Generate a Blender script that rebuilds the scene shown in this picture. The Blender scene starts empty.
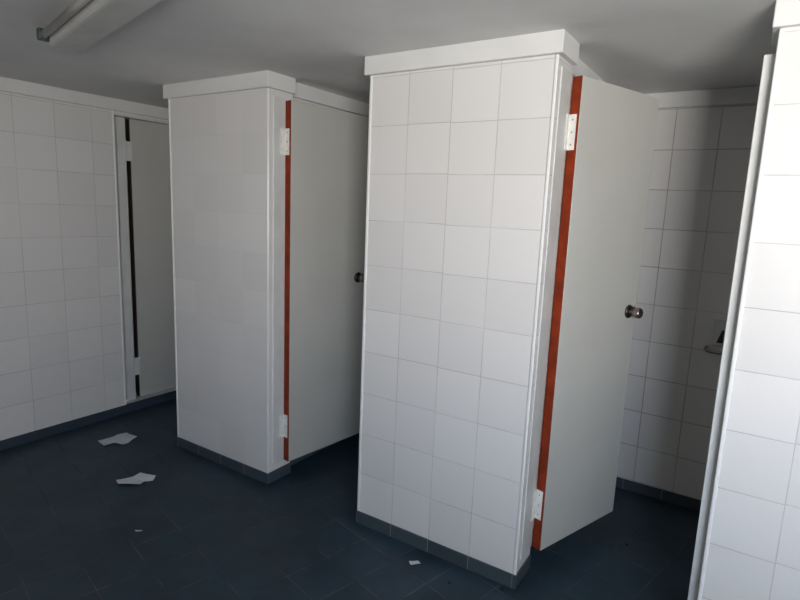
import bpy, bmesh, math, random
from mathutils import Matrix, Vector

random.seed(7)
scene = bpy.context.scene
col = scene.collection

# ------------------------------------------------------------------ sizes (metres)
H_CEIL = 2.145
Z_TOP = 2.07            # top of the tiling, underside of the cornice
HB = 0.06               # dark tile skirting
L = -2.10               # left wall face
A0, A1 = -1.347, -0.560
B0, B1 = 0.060, 0.8656
C0, C1 = 1.510, 2.315
YP = 0.17               # thickness of the stall fronts
YB = 1.17               # back wall face
XL, XR, YF = -3.10, 3.95, -3.20
WX0, WX1, WZ0, WZ1 = 2.08, 3.55, 0.90, 2.00       # window in the wall behind the camera, far to the right


# ------------------------------------------------------------------ node helpers
class NG:
    def __init__(self, mat):
        self.t = mat.node_tree
        self.n = self.t.nodes

    def new(self, kind, **kw):
        n = self.n.new(kind)
        for k, v in kw.items():
            setattr(n, k, v)
        return n

    def put(self, sock, v):
        if isinstance(v, bpy.types.NodeSocket):
            self.t.links.new(v, sock)
        else:
            sock.default_value = v

    def m(self, op, a, b=None, c=None):
        n = self.new('ShaderNodeMath', operation=op)
        self.put(n.inputs[0], a)
        if b is not None:
            self.put(n.inputs[1], b)
        if c is not None:
            self.put(n.inputs[2], c)
        return n.outputs[0]

    def mix(self, f, a, b):
        n = self.new('ShaderNodeMix', data_type='RGBA')
        self.put(n.inputs[0], f)
        self.put(n.inputs[6], a)
        self.put(n.inputs[7], b)
        return n.outputs[2]

    def smooth(self, v, lo, hi, a=0.0, b=1.0):
        n = self.new('ShaderNodeMapRange', interpolation_type='SMOOTHSTEP')
        self.put(n.inputs[0], v)
        n.inputs[1].default_value = lo
        n.inputs[2].default_value = hi
        n.inputs[3].default_value = a
        n.inputs[4].default_value = b
        return n.outputs[0]

    def noise(self, vec, scale, detail=3.0, rough=0.5):
        n = self.new('ShaderNodeTexNoise')
        if vec is not None:
            self.put(n.inputs['Vector'], vec)
        n.inputs['Scale'].default_value = scale
        n.inputs['Detail'].default_value = detail
        n.inputs['Roughness'].default_value = rough
        return n.outputs['Fac']


def rgb(c):
    return (c[0], c[1], c[2], 1.0)


def base_mat(name):
    m = bpy.data.materials.new(name)
    m.use_nodes = True
    g = NG(m)
    return m, g, g.n['Principled BSDF']


def plain(name, color, rough=0.5, metal=0.0, spec=0.5, var=0.05, scale=6.0, bump=0.0, bscale=60.0):
    m, g, p = base_mat(name)
    tc = g.new('ShaderNodeTexCoord').outputs['Object']
    nz = g.noise(tc, scale, 4.0)
    f = g.smooth(nz, 0.3, 0.7)
    g.put(p.inputs['Base Color'], g.mix(f, rgb([c * (1 - var) for c in color]), rgb([min(1, c * (1 + var)) for c in color])))
    p.inputs['Roughness'].default_value = rough
    p.inputs['Metallic'].default_value = metal
    p.inputs['Specular IOR Level'].default_value = spec
    if bump:
        b = g.new('ShaderNodeBump')
        b.inputs['Strength'].default_value = bump
        b.inputs['Distance'].default_value = 0.002
        g.put(b.inputs['Height'], g.noise(tc, bscale, 4.0))
        g.put(p.inputs['Normal'], b.outputs[0])
    return m


def tile_mat(name, color, grout, ux, uy, du, v0, dv, width=0.0013, strength=1.0, jitter=0.004,
             rough=0.38, spec=0.4, var=0.03, ang=0.0, flat=False, broken=0.0, mottled=0.0):
    """Square ceramic tiles laid from a corner, in metres of the room."""
    m, g, p = base_mat(name)
    geo = g.new('ShaderNodeNewGeometry')
    sep = g.new('ShaderNodeSeparateXYZ')
    g.put(sep.inputs[0], geo.outputs['Position'])
    X, Y, Z = sep.outputs
    if flat:                                   # a floor: both axes lie in the ground, turned by ang
        ca, sa = math.cos(ang), math.sin(ang)
        u = g.m('SUBTRACT', g.m('ADD', g.m('MULTIPLY', X, ca), g.m('MULTIPLY', Y, -sa)), ux)
        v = g.m('SUBTRACT', g.m('ADD', g.m('MULTIPLY', X, sa), g.m('MULTIPLY', Y, ca)), v0)
    else:
        sn = g.new('ShaderNodeSeparateXYZ')
        g.put(sn.inputs[0], geo.outputs['True Normal'])
        side = g.m('GREATER_THAN', g.m('ABSOLUTE', sn.outputs[0]), 0.6)
        u = g.m('ADD', g.m('MULTIPLY', g.m('SUBTRACT', X, ux), g.m('SUBTRACT', 1.0, side)),
                g.m('MULTIPLY', g.m('SUBTRACT', Y, uy), side))
        v = g.m('SUBTRACT', Z, v0)
    us = g.m('DIVIDE', u, du)
    cu = g.m('FLOOR', us)
    wn = g.new('ShaderNodeTexWhiteNoise', noise_dimensions='1D')
    g.put(wn.inputs['W'], cu)
    v = g.m('ADD', v, g.m('MULTIPLY', g.m('SUBTRACT', wn.outputs[0], 0.5), jitter))
    vs = g.m('DIVIDE', v, dv)
    cv = g.m('FLOOR', vs)
    du_ = g.m('MULTIPLY', g.m('SUBTRACT', 0.5, g.m('ABSOLUTE', g.m('SUBTRACT', g.m('FRACT', us), 0.5))), du)
    dv_ = g.m('MULTIPLY', g.m('SUBTRACT', 0.5, g.m('ABSOLUTE', g.m('SUBTRACT', g.m('FRACT', vs), 0.5))), dv)
    d = g.m('MINIMUM', du_, dv_)
    line = g.smooth(d, width * 0.5, width * 1.6, 1.0, 0.0)
    comb = g.new('ShaderNodeCombineXYZ')
    g.put(comb.inputs[0], cu)
    g.put(comb.inputs[1], cv)
    w2 = g.new('ShaderNodeTexWhiteNoise', noise_dimensions='2D')
    g.put(w2.inputs[0], comb.outputs[0])
    tcol = g.mix(w2.outputs[0], rgb([c * (1 - var) for c in color]), rgb([min(1.0, c * (1 + var)) for c in color]))
    if mottled:
        nz = g.smooth(g.noise(geo.outputs['Position'], 5.0, 6.0, 0.65), 0.35, 0.7)
        tcol = g.mix(g.m('MULTIPLY', nz, mottled), tcol, rgb([c * 1.9 for c in color]))
        n2 = g.smooth(g.noise(geo.outputs['Position'], 46.0, 3.0, 0.6), 0.62, 0.78)
        tcol = g.mix(g.m('MULTIPLY', n2, mottled * 0.7), tcol, rgb([c * 2.2 + 0.01 for c in color]))
    vis = g.m('MULTIPLY', line, strength)
    if broken:
        vis = g.m('MULTIPLY', vis, g.smooth(g.noise(geo.outputs['Position'], 4.5, 4.0, 0.7), 0.40, 0.66, 1.0 - broken, 1.0))
    else:
        vis = g.m('MULTIPLY', vis, g.smooth(g.noise(geo.outputs['Position'], 3.0, 3.0, 0.6), 0.3, 0.65, 0.35, 1.0))
    g.put(p.inputs['Base Color'], g.mix(vis, tcol, rgb(grout)))
    g.put(p.inputs['Roughness'], g.m('ADD', g.m('MULTIPLY', line, 0.35), rough))
    p.inputs['Specular IOR Level'].default_value = spec
    b = g.new('ShaderNodeBump')
    b.inputs['Strength'].default_value = 0.5
    b.inputs['Distance'].default_value = 0.0012
    g.put(b.inputs['Height'], g.m('SUBTRACT', 1.0, line))
    g.put(p.inputs['Normal'], b.outputs[0])
    return m


WHITE = (0.78, 0.762, 0.745)
GROUT = (0.50, 0.48, 0.46)
M = {}
M['tile_a'] = tile_mat('white_tile_left_stall', WHITE, (0.66, 0.65, 0.63), A0, 0.0, 0.2, HB, 0.2, strength=0.45)
M['tile_b'] = tile_mat('white_tile_middle_stall', WHITE, GROUT, B0 - 0.005, 0.0, 0.2, HB, 0.2)
M['tile_c'] = tile_mat('white_tile_right_stall', WHITE, GROUT, C0 - 0.01, 0.0, 0.2, HB, 0.2, jitter=0.006)
M['tile_left'] = tile_mat('white_tile_left_wall', WHITE, (0.50, 0.50, 0.50), 0.0, -0.035, 0.222, HB - 0.005, 0.2, width=0.0014)
M['tile_back'] = tile_mat('white_tile_back_wall', WHITE, (0.38, 0.33, 0.30), 0.106, 0.0, 0.2, HB + 0.005, 0.2, width=0.0018, jitter=0.002)
M['tile_room'] = tile_mat('white_tile_room', WHITE, GROUT, 0.0, 0.0, 0.2, HB, 0.2)
SLATE = (0.017, 0.034, 0.052)
M['floor'] = tile_mat('slate_floor_tile', SLATE, (0.135, 0.12, 0.115), -0.02, 0, 0.2025, -0.057, 0.2025, width=0.0018,
                      jitter=0.0, rough=0.42, spec=0.35, var=0.12, ang=math.radians(13.6), flat=True, broken=0.92, mottled=0.55)
M['skirt'] = tile_mat('slate_skirting_tile', (0.058, 0.075, 0.092), (0.30, 0.29, 0.28), B0 - 0.005, 0.0, 0.2, -0.5, 3.0, width=0.0016,
                      jitter=0.0, rough=0.40, var=0.12)
M['room_bounce_cut'] = plain('grey_bounce_cut', (0.20, 0.20, 0.205), 0.6)  # unseen walls kept dark grey to cut bounce light in the room
M['skirt_left_shaded'] = tile_mat('slate_skirting_tile_left_shaded', (0.040, 0.058, 0.080), (0.07, 0.08, 0.09), 0.0, -0.035, 0.222, -0.5, 3.0, jitter=0.0, rough=0.40, var=0.10)  # darker copy of the skirting tile, with the left side's shade in its colour
M['plaster'] = plain('white_plaster', (0.76, 0.755, 0.74), 0.6, var=0.03, scale=5, bump=0.15, bscale=40)
M['paint'] = plain('white_gloss_paint', (0.78, 0.785, 0.78), 0.28, var=0.03, scale=9, bump=0.08, bscale=30)
M['jamb'] = plain('grey_white_jamb_paint', (0.70, 0.71, 0.69), 0.4, var=0.05, scale=9, bump=0.1, bscale=30)
M['bead'] = plain('white_corner_bead', (0.88, 0.88, 0.87), 0.22, var=0.01)
M['laminate'] = plain('off_white_door_laminate', (0.56, 0.555, 0.515), 0.38, var=0.025, scale=3)
M['mahogany'] = plain('bare_red_brown_door_edge', (0.225, 0.027, 0.005), 0.55, spec=0.25, var=0.25, scale=14)
M['shaded_edge'] = plain('shaded_brown_door_edge', (0.035, 0.022, 0.016), 0.6, var=0.2)  # shade of the hinge gap painted into the edge colour
M['hinge'] = plain('painted_hinge', (0.80, 0.79, 0.75), 0.4, var=0.08, scale=50)
M['screw'] = plain('grey_screw', (0.30, 0.29, 0.28), 0.5, metal=0.6)
M['chrome'] = plain('worn_chrome', (0.33, 0.28, 0.26), 0.28, metal=1.0, var=0.1)
M['dark_metal'] = plain('dark_steel', (0.10, 0.085, 0.08), 0.3, metal=0.9)
M['slot_shade'] = plain('black_slot_shade', (0.015, 0.013, 0.012), 0.7)  # black colour stands in for the shade inside the holder's slot
M['paper'] = plain('white_paper', (0.62, 0.65, 0.69), 0.8, spec=0.1, var=0.03)
M['crumb'] = plain('dark_crumb', (0.012, 0.012, 0.012), 0.8)
M['sill'] = plain('white_sill', (0.72, 0.72, 0.70), 0.5, var=0.08)
M['tube'] = plain('unlit_tube_glass', (0.60, 0.59, 0.54), 0.3, var=0.03)
M['fitting'] = plain('dull_white_enamel', (0.62, 0.62, 0.60), 0.6, var=0.08)
M['teal'] = plain('dark_teal_plastic', (0.035, 0.06, 0.075), 0.4)
M['ceramic'] = plain('glazed_ceramic', (0.70, 0.69, 0.66), 0.2, var=0.02)


def ceiling_mat():
    m, g, p = base_mat('dingy_painted_ceiling')
    geo = g.new('ShaderNodeNewGeometry')
    a = g.smooth(g.noise(geo.outputs['Position'], 1.6, 5.0, 0.6), 0.35, 0.7)
    c = g.mix(a, rgb((0.73, 0.73, 0.725)), rgb((0.81, 0.805, 0.795)))
    g.put(p.inputs['Base Color'], c)
    p.inputs['Roughness'].default_value = 0.75
    b = g.new('ShaderNodeBump')
    b.inputs['Strength'].default_value = 0.25
    b.inputs['Distance'].default_value = 0.004
    g.put(b.inputs['Height'], g.noise(geo.outputs['Position'], 14.0, 4.0))
    g.put(p.inputs['Normal'], b.outputs[0])
    return m


M['ceiling'] = ceiling_mat()


# ------------------------------------------------------------------ mesh helpers
def box(bm, x0, x1, y0, y1, z0, z1, mi=0):
    vs = [bm.verts.new((x, y, z)) for x in (x0, x1) for y in (y0, y1) for z in (z0, z1)]
    for f in ((0, 1, 3, 2), (4, 6, 7, 5), (0, 4, 5, 1), (2, 3, 7, 6), (0, 2, 6, 4), (1, 5, 7, 3)):
        bm.faces.new([vs[i] for i in f]).material_index = mi
    return vs


def bevelled_box(bm, x0, x1, y0, y1, z0, z1, r=0.003, seg=2, mi=0):
    t = bmesh.new()
    box(t, x0, x1, y0, y1, z0, z1, mi)
    bmesh.ops.bevel(t, geom=t.edges[:], offset=r, segments=seg, affect='EDGES', profile=0.5)
    for f in t.faces:
        f.material_index = mi
    me = bpy.data.meshes.new('tmp')
    t.to_mesh(me)
    t.free()
    bm.from_mesh(me)
    bpy.data.meshes.remove(me)


def lathe(bm, prof, mat=Matrix(), seg=24, mi=0):
    """prof: (radius, height) pairs about local z, then moved by mat."""
    rings = []
    for r, h in prof:
        if r < 1e-6:
            rings.append([bm.verts.new(mat @ Vector((0, 0, h)))])
        else:
            rings.append([bm.verts.new(mat @ Vector((r * math.cos(2 * math.pi * k / seg), r * math.sin(2 * math.pi * k / seg), h))) for k in range(seg)])
    for a, b in zip(rings, rings[1:]):
        for k in range(seg):
            k2 = (k + 1) % seg
            if len(a) == 1 and len(b) == 1:
                continue
            if len(a) == 1:
                f = bm.faces.new((a[0], b[k], b[k2]))
            elif len(b) == 1:
                f = bm.faces.new((a[k], b[0], a[k2]))
            else:
                f = bm.faces.new((a[k], b[k], b[k2], a[k2]))
            f.smooth = True
            f.material_index = mi


def tube(bm, pts, r, seg=14, mi=0):
    """A round bar along a bent path."""
    pts = [Vector(p) for p in pts]
    rings = []
    up = Vector((0, 0, 1))
    for i, p in enumerate(pts):
        d = (pts[min(i + 1, len(pts) - 1)] - pts[max(i - 1, 0)]).normalized()
        s = d.cross(up)
        if s.length < 1e-3:
            s = d.cross(Vector((1, 0, 0)))
        s.normalize()
        t = s.cross(d)
        rings.append([bm.verts.new(p + r * (math.cos(2 * math.pi * k / seg) * s + math.sin(2 * math.pi * k / seg) * t)) for k in range(seg)])
    for a, b in zip(rings, rings[1:]):
        for k in range(seg):
            f = bm.faces.new((a[k], a[(k + 1) % seg], b[(k + 1) % seg], b[k]))
            f.smooth = True
            f.material_index = mi
    for rg in (rings[0], rings[-1]):
        bm.faces.new(rg).material_index = mi


def obj(name, bm, mats, parent=None, loc=None, rotz=0.0):
    bmesh.ops.recalc_face_normals(bm, faces=bm.faces[:])
    me = bpy.data.meshes.new(name)
    bm.to_mesh(me)
    bm.free()
    for m in (mats if isinstance(mats, (list, tuple)) else [mats]):
        me.materials.append(M[m])
    o = bpy.data.objects.new(name, me)
    col.objects.link(o)
    if parent is not None:
        o.parent = parent
    if loc is not None:
        o.location = loc
    o.rotation_euler.z = rotz
    return o


def tag(o, label, cat, kind=None, group=None):
    o['label'] = label
    o['category'] = cat
    if kind:
        o['kind'] = kind
    if group:
        o['group'] = group
    return o


def empty(name, loc, rotz=0.0):
    o = bpy.data.objects.new(name, None)
    o.empty_display_size = 0.1
    col.objects.link(o)
    o.location = loc
    o.rotation_euler.z = rotz
    return o


# ------------------------------------------------------------------ room shell
bm = bmesh.new()
box(bm, XL - 0.1, XR + 0.1, YF - 0.1, YB + 0.1, -0.1, 0.0)
tag(obj('floor', bm, 'floor'), 'dark slate blue tiled floor with pale worn grout lines', 'floor', 'structure')

bm = bmesh.new()
box(bm, XL - 0.1, XR + 0.1, YF - 0.1, YB + 0.1, H_CEIL, H_CEIL + 0.1)
tag(obj('ceiling', bm, 'ceiling'), 'low dingy grey white painted ceiling', 'ceiling', 'structure')

# the wall behind the stalls
bm = bmesh.new()
box(bm, XL - 0.1, XR + 0.1, YB, YB + 0.1, 0, H_CEIL)
tag(obj('wall_back', bm, 'tile_back'), 'white tiled wall at the back of the open stall', 'wall', 'structure')

# left wall: tiled up to the stall door, a lintel over it and a stub beyond
DY0, DY1 = 0.112, 0.86
bm = bmesh.new()
box(bm, L - 0.18, L, YF, DY0, 0, H_CEIL)
box(bm, L - 0.18, L, DY1, YB, 0, H_CEIL)
box(bm, L - 0.18, L, DY0, DY1, 2.045, H_CEIL)
wl = tag(obj('wall_left', bm, 'tile_left'), 'white tiled left wall running up to the closed stall door', 'wall', 'structure')
bm = bmesh.new()
bevelled_box(bm, L - 0.012, L + 0.004, DY0 - 0.010, DY0 + 0.003, HB, Z_TOP, 0.003)
obj('corner_bead', bm, 'bead', wl)

# unseen wall added to block light into the left stall, right wall, wall behind the camera with its window opening
bm = bmesh.new()
box(bm, XL - 0.1, XL, YF, YB, 0, H_CEIL)
tag(obj('wall_stall_light_block', bm, 'tile_room'), 'unseen white tiled wall added to block light behind the left stall door', 'wall', 'structure')
bm = bmesh.new()
box(bm, XR, XR + 0.1, YF, YB, 0, H_CEIL)
tag(obj('wall_right', bm, 'room_bounce_cut'), 'wall greyed to cut bounce light on the right beyond the photo edge', 'wall', 'structure')
bm = bmesh.new()
box(bm, XL, WX0, YF - 0.1, YF, 0, H_CEIL)
box(bm, WX1, XR, YF - 0.1, YF, 0, H_CEIL)
box(bm, WX0, WX1, YF - 0.1, YF, 0, WZ0)
box(bm, WX0, WX1, YF - 0.1, YF, WZ1, H_CEIL)
tag(obj('wall_front', bm, 'room_bounce_cut'), 'wall greyed to cut bounce light behind the camera holding the window', 'wall', 'structure')
win = tag(empty('window_1', (0, YF, 0)), 'open window in the wall behind the camera', 'window', 'structure')
bm = bmesh.new()
for (a, b, c, d) in ((WX0, WX0 + 0.04, WZ0, WZ1), (WX1 - 0.04, WX1, WZ0, WZ1), (WX0 + 0.04, WX1 - 0.04, WZ0, WZ0 + 0.04), (WX0 + 0.04, WX1 - 0.04, WZ1 - 0.04, WZ1)):
    bevelled_box(bm, a, b, -0.07, -0.03, c, d, 0.003)
obj('window_frame', bm, 'paint', win)


# the three stall fronts, each a thick wall end with a partition running back from it
def stall_front(name, label, x0, x1, tile, part):
    bm = bmesh.new()
    box(bm, x0, x1, 0, YP, 0, H_CEIL)
    if part:
        box(bm, x1 - 0.15, x1 - 0.055, YP, YB, 0, H_CEIL)
    w = tag(obj(name, bm, tile), label, 'wall', 'structure')
    for x, s in ((x0, 1), (x1, -1)):
        bm = bmesh.new()
        a, b = sorted((x - s * 0.004, x + s * 0.008))
        bevelled_box(bm, a, b, -0.004, 0.010, HB, Z_TOP, 0.0035, 3)
        obj('corner_bead', bm, 'bead', w)
    return w


stall_front('wall_front_left', 'narrow white tiled stall front beside the left wall passage', A0, A1, 'tile_a', True)
stall_front('wall_front_middle', 'broad white tiled stall front in the middle of the photo', B0, B1, 'tile_b', True)
stall_front('wall_front_right', 'bright white tiled stall front cut off by the right photo edge', C0, C1, 'tile_c', True)
bm = bmesh.new()
box(bm, C1 + 0.45, XR, 0, YP, 0, H_CEIL)
tag(obj('wall_front_end', bm, 'tile_c'), 'white tiled stall front in the right corner out of view', 'wall', 'structure')


# cornices
def trim(n, label, boxes):
    bm = bmesh.new()
    for b in boxes:
        bevelled_box(bm, *b, 0.003)
    return tag(obj('trim_%d' % n, bm, 'plaster'), label, 'cornice', 'structure')


OV = 0.022
trim(1, 'plain white cornice along the top of the left wall', [(L - 0.01, L + OV, YF, YB - OV, Z_TOP, H_CEIL)])
for n, (x0, x1, lab) in enumerate(((A0, A1, 'white cornice capping the narrow stall front beside the left wall'),
                                   (B0, B1, 'white cornice capping the broad middle stall front'),
                                   (C0, C1, 'white cornice capping the right edge stall front'))):
    trim(2 + n, lab, [(x0 - OV, x1 + OV, -OV, YP, Z_TOP, H_CEIL), (x1 - 0.10, x1 - 0.055 + OV, YP, YB - OV, Z_TOP, H_CEIL)])
trim(5, 'white cornice along the top of the stall back wall', [(L, XR, YB - OV, YB + 0.01, Z_TOP, H_CEIL)])


# skirting
def baseboard(side, label, boxes, mat='skirt'):
    bm = bmesh.new()
    for b in boxes:
        box(bm, *b)
    return tag(obj('baseboard_' + side, bm, mat), label, 'baseboard', 'structure')


SK = 0.006
baseboard('left', 'dark slate tile skirting along the foot of the left wall', [(L - 0.01, L + SK, YF, YB - 0.02, 0, HB)], 'skirt_left_shaded')
for side, x0, x1, lab in (('front_left', A0, A1, 'dark slate skirting under the narrow left stall front'),
                          ('front_middle', B0, B1, 'dark slate skirting under the broad middle stall front'),
                          ('front_right', C0, C1, 'dark slate skirting under the right edge stall front')):
    baseboard(side, lab, [(x0 - SK, x1 + SK, -SK, YP, 0, HB), (x1 - 0.16, x1 - 0.055 + SK, YP, YB - 0.02, 0, HB)])
baseboard('back', 'dark slate skirting along the stall back wall', [(L, XR, YB - SK, YB + 0.01, 0, HB)])


# ------------------------------------------------------------------ stall doors
LEAF_Z0, LEAF_Z1, LEAF_T = 0.10, 2.03, 0.042


def add_leaf(root, width, ang, edge_mat, z0, z1):
    """Leaf hung at the root's origin; closed it runs along +x, swings towards +y."""
    e = 0.004
    bm = bmesh.new()
    bevelled_box(bm, e, width, -LEAF_T, 0, z0, z1, 0.0012, 1)
    leaf = obj('door_leaf', bm, 'laminate', root, (0, 0, 0), ang)
    bm = bmesh.new()
    box(bm, 0, e, -LEAF_T + 0.0012, -0.0012, z0 + 0.001, z1 - 0.001)
    ed = obj('edge_strip', bm, edge_mat, leaf)
    ed['label'] = 'bare red brown wooden edge' if edge_mat == 'mahogany' else 'brown wooden edge coloured dark for the shaded gap'
    # knob on both faces, with its rose
    for s in (-1, 1):
        if s == -1:
            base = Matrix.Translation((width - 0.062, -LEAF_T, 1.10)) @ Matrix.Rotation(math.radians(90), 4, 'X')
        else:
            base = Matrix.Translation((width - 0.062, 0, 1.10)) @ Matrix.Rotation(math.radians(-90), 4, 'X')
        bm = bmesh.new()
        lathe(bm, [(0.0, -0.001), (0.030, -0.001), (0.031, 0.004), (0.028, 0.009), (0.016, 0.012), (0.0, 0.012)], base)
        rose = obj('knob_rose', bm, 'dark_metal', leaf)
        bm = bmesh.new()
        lathe(bm, [(0.0, 0.010), (0.0175, 0.010), (0.0165, 0.022), (0.0185, 0.028), (0.0235, 0.033), (0.0245, 0.044),
                   (0.0235, 0.056), (0.020, 0.0605), (0.012, 0.062), (0.011, 0.0595), (0.0, 0.0595)], base)
        obj('knob', bm, 'chrome', leaf)
    return leaf


def add_hinge(root, z0, z1, ang, mode):
    """Butt hinge: one plate on the jamb, one on the leaf's edge, knuckles between."""
    bm = bmesh.new()
    if mode == 'edge':
        box(bm, 0.0, 0.0025, -0.034, -0.002, z0, z1)                      # plate on the jamb face
        ca, sa = math.cos(ang), math.sin(ang)
        p = box(bm, -0.0025, -0.0003, -0.033, -0.002, z0, z1)             # plate on the leaf edge
        for v in p:
            x, y = v.co.x, v.co.y
            v.co.x, v.co.y = x * ca - y * sa, x * sa + y * ca
        for zc in (z0 + 0.02, (z0 + z1) / 2, z1 - 0.02):                  # screws in the edge plate
            c = Vector((-0.0026, -0.018, zc))
            mt = Matrix.Rotation(ang, 4, 'Z') @ Matrix.Translation(c) @ Matrix.Rotation(math.radians(-90), 4, 'Y')
            lathe(bm, [(0.0032, -0.0005), (0.0032, 0.0006), (0.0, 0.0009)], mt, 10, 1)
        kx, ky = 0.0, 0.004
        r = 0.0055
    else:
        box(bm, -0.042, 0.0, -LEAF_T - 0.0035, -LEAF_T, z0, z1)
        box(bm, 0.0, 0.012, -LEAF_T - 0.0035, -LEAF_T, z0, z1)
        kx, ky, r = 0.004, -LEAF_T - 0.004, 0.006
    n = 5
    for k in range(n):
        a = z0 + (z1 - z0) * k / n
        b = z0 + (z1 - z0) * (k + 1) / n - 0.001
        lathe(bm, [(0, a), (r, a), (r, b), (0, b)], Matrix.Translation((kx, ky, 0)), 14)
    obj('hinge', bm, ['hinge' if mode == 'edge' else 'jamb', 'screw'], root)


def stall_door(n, label, pivot, rotz, ang, width, opening, depth_front, depth_back, jamb_w, edge, mode, far_jamb=True):
    """root: at the hinge line on the jamb face. depth_*: extent of the frame in local y."""
    r = tag(empty('door_%d' % n, (pivot[0], pivot[1], 0), rotz), label, 'door', 'structure')
    bm = bmesh.new()
    bevelled_box(bm, -jamb_w, -0.0002 if mode == 'edge' else -0.030, depth_front, depth_back, LEAF_Z0 + 0.005 if mode == 'edge' else HB, LEAF_Z1 + (0.01 if mode == 'edge' else 0.0145), 0.0035, 3)
    if far_jamb:
        bevelled_box(bm, opening, opening + 0.034, depth_front, depth_back, 0.0005 if mode == 'edge' else HB, LEAF_Z1 + (-0.018 if mode == 'edge' else 0.0145), 0.0025, 2)
    obj('door_frame', bm, 'jamb' if mode == 'edge' else 'jamb', r)
    add_leaf(r, width, ang, edge, *((LEAF_Z0, LEAF_Z1) if mode == 'edge' else (0.066, 2.043)))
    for z0, z1 in ((1.762, 1.893), (0.238, 0.368)):
        add_hinge(r, z0, z1, ang, mode)
    return r


stall_door(1, 'closed off white stall door set in the left wall above a white sill',
           (L - 0.105, 0.257), math.radians(90), math.radians(-4.0), 0.56, DY1 - 0.257 - 0.034, -LEAF_T, 0.045, 0.1445, 'shaded_edge', 'face')
stall_door(2, 'off white door swung into the stall beside the narrow stall front',
           (A1 + 0.004, 0.114), 0, math.radians(83), 0.575, B0 - 0.034 - A1 - 0.004, -0.080, -0.003, 0.0038, 'mahogany', 'edge')
stall_door(3, 'off white door swung into the stall with chrome knob beside broad middle front',
           (B1 + 0.006, YP), 0, math.radians(71), 0.565, C0 - 0.034 - B1 - 0.006, -0.130, -0.004, 0.0058, 'mahogany', 'edge')

# white sill under the closed door
bm = bmesh.new()
bevelled_box(bm, L - 0.18, L + 0.004, DY0, DY1, 0, HB, 0.003)
tag(obj('trim_6', bm, 'sill'), 'white sill under the closed stall door in the left wall', 'sill', 'structure')

# ------------------------------------------------------------------ toilet paper holder on the stall back wall
hx, hz = 1.36, 0.87
t = tag(empty('toilet_paper_holder', (hx + 0.09, YB, hz)), 'white toilet paper holder with chrome bar on the stall back wall', 'toilet paper holder')
bm = bmesh.new()
bevelled_box(bm, -0.055, 0.095, -0.018, 0.0, 0.03, 0.16, 0.006, 3)
obj('back_plate', bm, 'ceramic', t)
bm = bmesh.new()
vs = [bm.verts.new(v) for v in ((-0.036, -0.0175, 0.046), (-0.008, -0.0175, 0.046), (-0.008, -0.0175, 0.112), (-0.018, -0.0175, 0.112),
                                (-0.036, -0.0215, 0.046), (-0.008, -0.0215, 0.046), (-0.008, -0.0215, 0.112), (-0.018, -0.0215, 0.112))]
for f in ((0, 1, 2, 3), (4, 5, 6, 7), (0, 1, 5, 4), (1, 2, 6, 5), (2, 3, 7, 6), (3, 0, 4, 7)):
    bm.faces.new([vs[i] for i in f])
sl = obj('slot', bm, 'slot_shade', t)
sl['label'] = 'black wedge standing in for a shaded slot'
bm = bmesh.new()
tube(bm, [(-0.078, -0.001, 0.012), (-0.078, -0.038, 0.010), (-0.074, -0.050, 0.008), (-0.060, -0.056, 0.006), (0.0, -0.056, 0.002), (0.09, -0.056, -0.002),
          (0.10, -0.050, 0.0), (0.104, -0.038, 0.0), (0.104, -0.001, 0.0)], 0.009)
br = obj('bar', bm, 'chrome', t)
br['label'] = 'bent chrome bar'

# ------------------------------------------------------------------ fluorescent fitting on the ceiling
ca = math.radians(-13.6)
t = tag(empty('ceiling_light', (-0.86, -0.835, H_CEIL), ca), 'long unlit fluorescent fitting on the ceiling at the upper left', 'ceiling light')
LEN = 1.25
bm = bmesh.new()
bevelled_box(bm, 0.0, LEN, -0.02, 0.10, -0.065, 0.0, 0.014, 3)
obj('housing', bm, 'fitting', t)
for x in (0.006, LEN - 0.034):
    bm = bmesh.new()
    bevelled_box(bm, x, x + 0.028, -0.058, -0.014, -0.052, -0.008, 0.007, 3)
    h = obj('lamp_holder', bm, 'teal', t)
    h['label'] = 'dark teal plastic end holder'
bm = bmesh.new()
tube(bm, [(0.034, -0.040, -0.034), (LEN - 0.034, -0.040, -0.034)], 0.013, 20)
tb = obj('tube', bm, 'tube', t)
tb['label'] = 'pale unlit glass tube'


# ------------------------------------------------------------------ litter on the floor
def sheet(name, label, cat, outline, amp, seed, group=None):
    """A torn, creased sheet lying on the floor; outline in room metres."""
    rnd = random.Random(seed)
    cx = sum(p[0] for p in outline) / len(outline)
    cy = sum(p[1] for p in outline) / len(outline)
    t = bmesh.new()
    f = t.faces.new([t.verts.new((x - cx, y - cy, 0)) for x, y in outline])
    bmesh.ops.triangulate(t, faces=[f])
    bmesh.ops.subdivide_edges(t, edges=t.edges[:], cuts=3, use_grid_fill=True)
    bmesh.ops.triangulate(t, faces=t.faces[:])
    a1, a2, p1, p2 = rnd.uniform(0, 3), rnd.uniform(0, 3), rnd.uniform(0, 6), rnd.uniform(0, 6)
    for v in t.verts:
        x, y = v.co.x, v.co.y
        w = math.sin(45 * (x * math.cos(a1) + y * math.sin(a1)) + p1) + 0.6 * math.sin(85 * (x * math.cos(a2) + y * math.sin(a2)) + p2)
        v.co.z = 0.0012 + amp * (w + 1.6) / 3.2 + rnd.uniform(0, amp * 0.25)
    ext = bmesh.ops.extrude_face_region(t, geom=t.faces[:])
    for g in ext['geom']:
        if isinstance(g, bmesh.types.BMVert):
            g.co.z -= 0.0008
    return tag(obj(name, t, 'paper', None, (cx, cy, 0)), label, cat, None, group)


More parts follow.
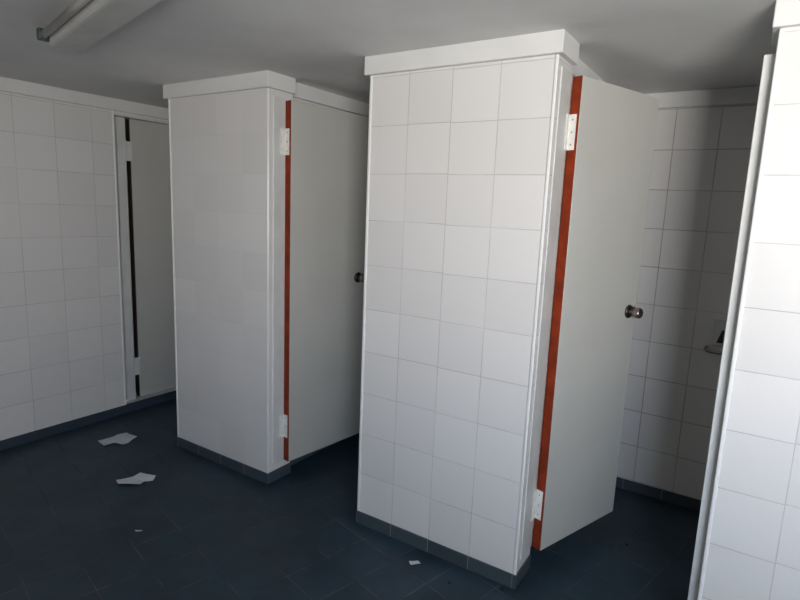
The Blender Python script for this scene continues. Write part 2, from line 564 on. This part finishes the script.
sheet('paper_sheet', 'torn white paper sheet on the floor nearest the left wall', 'paper',
      [(-1.784, -0.265), (-1.684, -0.281), (-1.674, -0.224), (-1.616, -0.203), (-1.62, -0.161), (-1.656, -0.081), (-1.759, -0.091), (-1.768, -0.17)], 0.010, 3, 'loose papers on the floor')
sheet('paper_sheet', 'torn white paper sheet on the floor in front of the narrow stall front', 'paper',
      [(-1.221, -0.473), (-1.169, -0.492), (-1.077, -0.421), (-1.1, -0.384), (-1.069, -0.356), (-1.092, -0.321), (-1.139, -0.335), (-1.197, -0.346), (-1.187, -0.391)], 0.010, 5, 'loose papers on the floor')
sheet('paper_scrap', 'tiny white paper scrap on the open floor before the torn sheets', 'paper scrap',
      [(-0.722, -0.672), (-0.708, -0.676), (-0.686, -0.660), (-0.690, -0.654), (-0.706, -0.664)], 0.003, 8, 'small scraps on the floor')
sheet('paper_scrap', 'small white paper scrap at the foot of the broad middle stall front', 'paper scrap',
      [(0.425, -0.112), (0.444, -0.128), (0.462, -0.110), (0.476, -0.098), (0.458, -0.088), (0.446, -0.098)], 0.005, 9, 'small scraps on the floor')


def crumb(label, x, y, r, seed):
    rnd = random.Random(seed)
    bm = bmesh.new()
    bmesh.ops.create_icosphere(bm, subdivisions=2, radius=r)
    for v in bm.verts:
        k = rnd.uniform(0.75, 1.2)
        v.co = Vector((v.co.x * k * 1.25, v.co.y * k, max(v.co.z * 0.6 * k, -r * 0.45)))
    for f in bm.faces:
        f.smooth = True
    zmin = min(v.co.z for v in bm.verts)
    tag(obj('dirt_crumb', bm, 'crumb', None, (x, y, -zmin)), label, 'crumb', None, 'dirt crumbs on the floor')


crumb('dark dirt crumb near the right corner of the broad middle stall front', 0.829, -0.04, 0.009, 1)
crumb('dark dirt crumb along the skirting of the broad middle stall front', 0.633, -0.13, 0.006, 2)
crumb('dark dirt crumb on the floor inside the stall with the chrome knob door', 1.187, 0.605, 0.006, 3)

# ------------------------------------------------------------------ daylight: sky above, sunlit ground below
w = bpy.data.worlds.new('daylight')
scene.world = w
w.use_nodes = True
nt = w.node_tree
tc = nt.nodes.new('ShaderNodeTexCoord')
sp = nt.nodes.new('ShaderNodeSeparateXYZ')
nt.links.new(tc.outputs['Generated'], sp.inputs[0])
rp = nt.nodes.new('ShaderNodeValToRGB')
mr = nt.nodes.new('ShaderNodeMapRange')
mr.inputs[1].default_value = -1.0
mr.inputs[2].default_value = 1.0
nt.links.new(sp.outputs[2], mr.inputs[0])
nt.links.new(mr.outputs[0], rp.inputs[0])
el = rp.color_ramp.elements
el[0].position = 0.0
el[0].color = (0.85, 0.81, 0.76, 1)
el[1].position = 1.0
el[1].color = (0.05, 0.06, 0.07, 1)
for pos, c in ((0.30, (1.35, 1.32, 1.27, 1)), (0.40, (1.0, 0.97, 0.93, 1)), (0.46, (0.95, 0.93, 0.90, 1)), (0.52, (0.86, 0.86, 0.88, 1)), (0.58, (0.50, 0.56, 0.65, 1)),
               (0.65, (0.22, 0.30, 0.41, 1)), (0.71, (0.09, 0.11, 0.13, 1))):
    k = el.new(pos)
    k.color = c
bg = nt.nodes['Background']
nt.links.new(rp.outputs[0], bg.inputs[0])
bg.inputs[1].default_value = 34.0

ld = bpy.data.lights.new('window_portal', 'AREA')
ld.shape = 'RECTANGLE'
ld.size, ld.size_y = WX1 - WX0, WZ1 - WZ0
ld.cycles.is_portal = True
lo = bpy.data.objects.new('window_portal', ld)
col.objects.link(lo)
lo.location = ((WX0 + WX1) / 2, YF - 0.09, (WZ0 + WZ1) / 2)
lo.rotation_euler = (math.radians(90), 0, 0)       # faces +y, into the room

# ------------------------------------------------------------------ camera
R = ((0.83713368, -0.12327265, 0.53292688), (0.54550901, 0.11629784, -0.82999683), (0.04033767, 0.98553471, 0.16460318))
cd = bpy.data.cameras.new('camera')
cam = bpy.data.objects.new('camera', cd)
col.objects.link(cam)
mw = Matrix(R).to_4x4()
mw.translation = (1.53265, -1.99479, 1.51938)
cam.matrix_world = mw
cd.sensor_fit = 'HORIZONTAL'
cd.sensor_width = 36.0
cd.lens = 550.95 / 800 * 36.0
cd.clip_start = 0.02
scene.camera = cam

scene.view_settings.view_transform = 'Standard'
scene.view_settings.look = 'None'
scene.view_settings.gamma = 1.0
scene.view_settings.use_curve_mapping = False
scene.view_settings.exposure = 0.0
